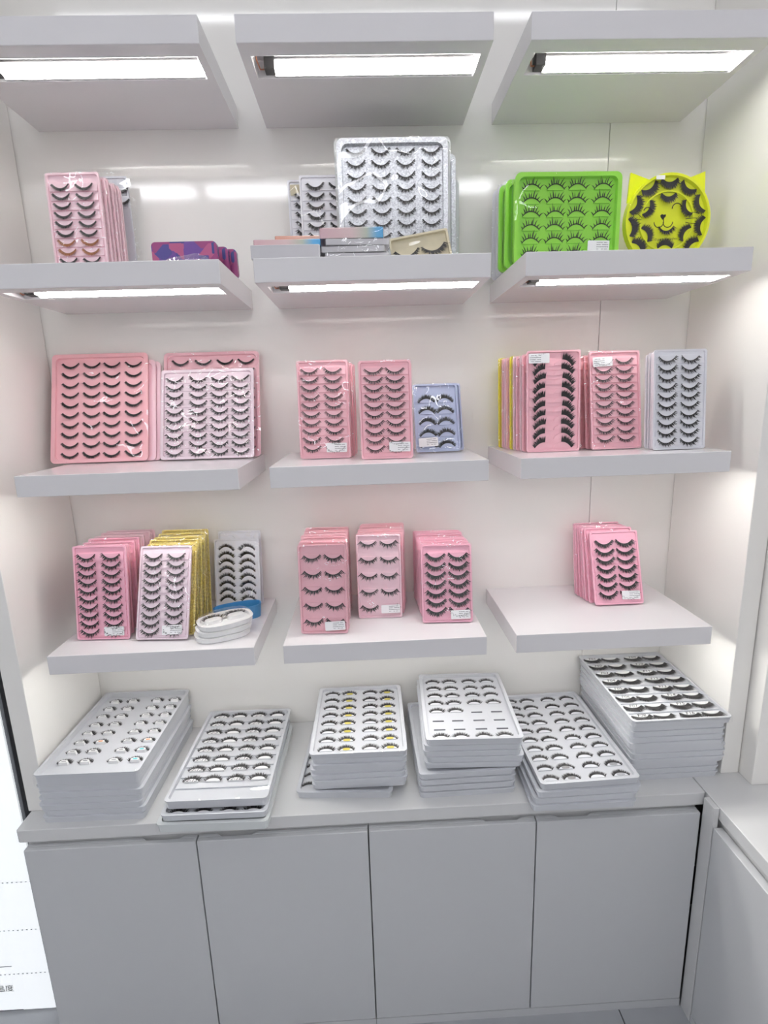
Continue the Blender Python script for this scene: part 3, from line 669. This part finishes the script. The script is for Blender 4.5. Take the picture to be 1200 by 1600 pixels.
# ---- lowest row, right
lash_tray('pink lash tray with seven dense pairs alone on the lowest-row right shelf', (0.8148, -0.147, S4), 0.122, 0.183, 0.012, 'hotpink', rz=0, rows=7, cols=(0.29, 0.71), top=0.14, bot=0.84, style='fluffy', lw=0.041, ridge=0.002, tag_at=(0.74, 0.12, -1), cover='lid', lean=-19)
row_of('pink lash tray, %s in the only stack of the lowest-row right shelf', 6, (0.808, -0.131), (0.797, -0.067), S4, 'pink stack on the lowest-row right shelf', leans=(-17.5, -10), w=0.122, H=0.187, m='hotpink', t=0.0052, rz=0, rows=7, cols=(0.29, 0.71), lw=0.042)

# oval white lash cases, stacked, a blue box behind
def oval(w, d, z, n=28, cx=0, cy=0): return [(cx+w/2*math.copysign(abs(math.cos(2*math.pi*k/n))**0.75, math.cos(2*math.pi*k/n)), cy+d/2*math.copysign(abs(math.sin(2*math.pi*k/n))**0.75, math.sin(2*math.pi*k/n)), z) for k in range(n)]
g = 'white oval lash cases'
for k in range(3):
    z = S4+0.0132*k; last = k == 2
    t = thing('oval_lash_case', 'white oval plastic lash case, %s' % ('lowest of a stack of three beside the gold trays', 'middle one of the stack of three', 'topmost of the stack of three, one lash pair inside')[k], 'lash case',
              (-0.148+0.003*k, -0.222+0.003*k, z), (0, 0, R(24+3*k)), g)
    MB().loops([oval(0.118, 0.078, 0), oval(0.122, 0.082, 0.002), oval(0.122, 0.082, 0.0115), oval(0.126, 0.086, 0.0117), oval(0.126, 0.086, 0.0128), oval(0.112, 0.072, 0.0128), oval(0.110, 0.070, 0.006)], smooth=False).obj('case_shell', M['white'], t)
    if last:
        for s in (-1, 1):
            MB().loops([oval(0.040, 0.026, 0.006, cx=s*0.026, cy=0.004), oval(0.036, 0.022, 0.014, cx=s*0.026, cy=0.004)]).obj('lash_pad', M['white'], t)
            link('false_lash', lash('fluffy', 1), t, (s*0.026, 0.004, 0.013), (0, 0, math.pi), (0.042*s, 0.042, 0.03))
        MB().loops([oval(0.124, 0.084, 0.0129), oval(0.118, 0.078, 0.020), oval(0.094, 0.054, 0.026)], cap0=False, smooth=True).obj('clear_cover', M['film'], t)
t = thing('blue_tray', 'blue plastic lash case lid behind the white oval cases', 'case lid', (-0.134, -0.131, S4), (0, 0, R(20)))
MB().loops([oval(0.110, 0.046, 0), oval(0.116, 0.052, 0.034), oval(0.112, 0.048, 0.034), oval(0.106, 0.042, 0.003)]).obj('shell', M['bluebox'], t)

# ------------------------------------------------------------------ white trays lying in stacks on the counter
def half_pad(h=0.09, m='pad'):
    return geo(('hpad', h, m), lambda: MB().prism([(0.44*math.cos(math.pi*k/10), 0.31*math.sin(math.pi*k/10)) for k in range(11)], 0, h).mesh('lash_pad', M[m]))
def block_pad():
    return geo('bpad', lambda: MB().loops([[(0.5*x, y, 0) for x, y in ((-1,0),(1,0),(0.92,0.3),(0.5,0.46),(-0.5,0.46),(-0.92,0.3))], [(0.46*x, y, 0.5) for x, y in ((-1,0.02),(1,0.02),(0.9,0.28),(0.5,0.42),(-0.5,0.42),(-0.9,0.28))]]).mesh('lash_pad', M['pad']))
def sticker(mname, w=0.26, d=0.16):
    return geo(('stick', mname, w), lambda: MB().loops([oval(w*2, d*2, 0, 14), oval(w*2, d*2, 0.012, 14)]).mesh('round_sticker', M[mname]))
def pads_plain(lw, h=0.09, up=True, st=None, txt=None, tsize=0.010, m='pad'):
    def f(root, i, j, cx, yc, zf, s):
        y = yc-s*lw*0.10
        p = link('lash_pad', half_pad(h, m), root, (cx, y, zf-0.0022), (0, 0, 0 if up else math.pi), (lw, lw*0.8, lw))
        z = h+0.004
        if st and st(i, j): link('round_sticker', sticker(st(i, j)), p, (0, 0.15, z))
        if txt and txt(i, j):
            o = text(txt(i, j), tsize/lw, M['ink'], p, (0, 0.14, z+0.01), (0, 0, 0 if up else math.pi), 'number_marking', shear=0.25)
            o.scale = (1, 1.25, 1)
    return f
def pads_block(lw, st):
    def f(root, i, j, cx, yc, zf, s):
        p = link('lash_pad', block_pad(), root, (cx, yc-0.006, zf-0.003), None, (lw*0.72, lw*0.72, lw*0.6))
        if st(i, j): link('round_sticker', sticker(st(i, j), 0.26, 0.11), p, (0, 0.21, 0.5))
        else: link('ink_mark', geo('mark', lambda: MB().box(-0.24, 0.24, 0.17, 0.26, 0, 0.01).mesh('ink_mark', M['greyink'])), p, (0, 0, 0.5))
    return f
FLAT = dict(flat=True, ridge=0, pads=0, rim=0.008, rad=0.010, cover='lid', grow=0.002)
def pile(fmt, layers, group, **kw):
    """bare trays under the top one: (x, y, z, rz) lowest first"""
    n = len(layers)
    for i, (x, y, z, rz) in enumerate(layers):
        lash_tray(fmt % ORD[n-i], (x, y, z), rz=rz, bare=True, rows=0, group=group, **{**kw, 'cover': None})
# A
h = 0.0158
pile('frosted white deep tray, %s from the top of the far left counter stack', [(-0.443+0.003*math.sin(i*2), -0.337+0.0015*(i % 2), ZC+h*i, -1) for i in range(6)], 'far left counter stack', w=0.230, H=0.332, t=h-0.0005, m='flatwhite', **FLAT)
kw = dict(FLAT); kw.update(rim=0.006, cover='lid')
lash_tray('deep white tray with orange and teal stickers, top of far left stack', (-0.443, -0.338, ZC+h*6), 0.232, 0.332, 0.0300, 'flatwhite', rz=-1, rows=8, cols=(0.17, 0.38, 0.66, 0.87), top=0.10, bot=0.84, style='fluffy', lw=0.030, up=True,
          padobj=pads_block(0.030, lambda i, j: {(5, 1): 'orange', (5, 3): 'orange', (6, 3): 'teal', (7, 3): 'teal'}.get((i, j))), **kw)
# B
lash_tray('clear-rimmed white tray lowest of the handwritten-number stack, jutting past the counter front', (-0.166, -0.384, ZC), 0.244, 0.345, 0.021, 'cleartray', rz=-1.5, bare=True, rows=0, **FLAT)
lash_tray('white tray with pads showing under the front edge of the handwritten-number tray', (-0.163, -0.377, ZC+0.0225), 0.232, 0.338, 0.016, 'flatwhite', rz=-1, rows=8, cols=(0.15, 0.39, 0.63, 0.86), top=0.1, bot=0.965, style='fluffy', lw=0.036, up=True,
          padobj=pads_plain(0.036), skip={(i, j) for i in range(7) for j in range(4)}, **{**FLAT, 'cover': None})
kw = dict(FLAT); kw.update(ridge=0.0035, rim=0.006)
lash_tray('white tray of lashes with handwritten numbers, top of second stack from left', (-0.160, -0.362, ZC+0.0395), 0.227, 0.340, 0.021, 'flatwhite', rz=-1, rows=8, cols=(0.17, 0.39, 0.62, 0.85), top=0.07, bot=0.80, style='fluffy', lw=0.036, up=True,
          padobj=pads_plain(0.036, txt=lambda i, j: {0: '2-%d' % (2*i+1), 2: '2-%d' % (2*i+2)}.get(j), tsize=0.0145), **kw)
# C
lash_tray('white tray turned slightly and lowest of the yellow-sticker stack', (0.117, -0.309, ZC), 0.226, 0.285, 0.017, 'flatwhite', rz=-4, rows=8, cols=(0.12, 0.38, 0.62, 0.86), top=0.1, bot=0.9, style='dense', lw=0.032, up=True, skip={(i, j) for i in range(8) for j in range(1, 4)}, **FLAT)
h = 0.0136
pile('white tray, %s from the top of the yellow-sticker stack', [(0.153+0.003*math.sin(i*1.7), -0.302+0.002*math.cos(i*2.3), ZC+0.0185+h*i, -0.5+0.6*math.sin(i)) for i in range(6)], 'yellow-sticker stack', w=0.222, H=0.283, t=h-0.0005, m='flatwhite', **FLAT)
lash_tray('white tray with yellow oval stickers on two columns of pads, top of its stack', (0.154, -0.303, ZC+0.0185+h*6), 0.226, 0.285, 0.0145, 'flatwhite', rz=-0.5, rows=8, cols=(0.165, 0.375, 0.62, 0.83), top=0.11, bot=0.93, style='fluffy', lw=0.034, up=True,
          padobj=pads_plain(0.034, m='softpad', st=lambda i, j: 'yellowpad' if j in (1, 3) else None), **FLAT)
# D
h = 0.0165
pile('white tray, %s from the top of the stack with the half-empty tray', [(0.404, -0.322, ZC+h*i, 0.8) for i in range(4)] + [(0.419+0.004*math.sin(i*2), -0.313, ZC+h*4+0.0153*i, -2.5) for i in range(4)], 'half-empty tray stack', w=0.226, H=0.292, t=0.0146, m='flatwhite', **FLAT)
EM = {(4, 2), (4, 3)} | {(i, j) for i in (5, 6) for j in range(4)}
half = lash_tray('white half-empty tray with two bare rows of slots, top of the middle right stack', (0.421, -0.315, ZC+h*4+0.0153*4), 0.224, 0.290, 0.0165, 'flatwhite', rz=-2.5, rows=8, cols=(0.16, 0.37, 0.60, 0.82), top=0.13, bot=0.945, style='fluffy', lw=0.033, up=True,
          padobj=pads_plain(0.033, m='softpad'), skip=EM, **FLAT)
sm_ = MB().box(-0.0135, 0.0135, -0.0018, 0.0018, 0, 0.0012).mesh('empty_slot', M['greyink'])
for (i, j) in sorted(EM):
    link('empty_slot', sm_, half, (((0.16, 0.37, 0.60, 0.82)[j]-0.5)*0.224, 0.290*(1-0.13)-i*(0.945-0.13)*0.290/7-0.004, 0.0165*0.55+0.0002))
# E
pile('white tray, %s from the top of the stack with silver dots', [(0.653, -0.382, ZC, -0.5), (0.657, -0.379, ZC+0.0172, 0.5), (0.664, -0.380, ZC+0.0344, 1.0)], 'silver-dot stack', w=0.236, H=0.350, t=0.0162, m='flatwhite', **FLAT)
lash_tray('grey-white tray of half-moon pads with silver dots near its front edge', (0.667, -0.376, ZC+0.0516), 0.226, 0.352, 0.0165, 'flatwhite', rz=1.5, rows=10, cols=(0.12, 0.34, 0.60, 0.84), top=0.08, bot=0.945, style='dense', lw=0.036, up=True,
          padobj=pads_plain(0.036, m='softpad', st=lambda i, j: 'silverdot' if (i, j) in ((8, 1), (9, 1), (8, 3), (9, 3)) else None), **FLAT)
# F
h = 0.0152
pile('white tray, %s from the top of the tall right-hand counter stack', [(0.897, -0.304, ZC+h*i, 0.3) for i in range(3)] + [(0.904, -0.309, ZC+h*i, 0.0) for i in range(3, 6)] + [(0.896, -0.312, ZC+h*i, 0.0) for i in range(6, 10)], 'tall right-hand counter stack', w=0.226, H=0.300, t=h-0.0005, m='flatwhite', **FLAT)
kw = dict(FLAT); kw.update(ridge=0.0035, rim=0.005)
lash_tray('white tray of dense lashes numbered F01 to F16, top of the tall right-hand stack', (0.8995, -0.318, ZC+h*10), 0.234, 0.316, 0.0165, 'flatwhite', rz=0.0, rows=8, cols=(0.135, 0.355, 0.625, 0.85), top=0.07, bot=0.925, style='full', lw=0.043, up=False,
          padobj=pads_plain(0.040, up=False, txt=lambda i, j: {0: 'F%02d' % (i+1), 2: 'F%02d' % (i+9)}.get(j), tsize=0.0140), **kw)
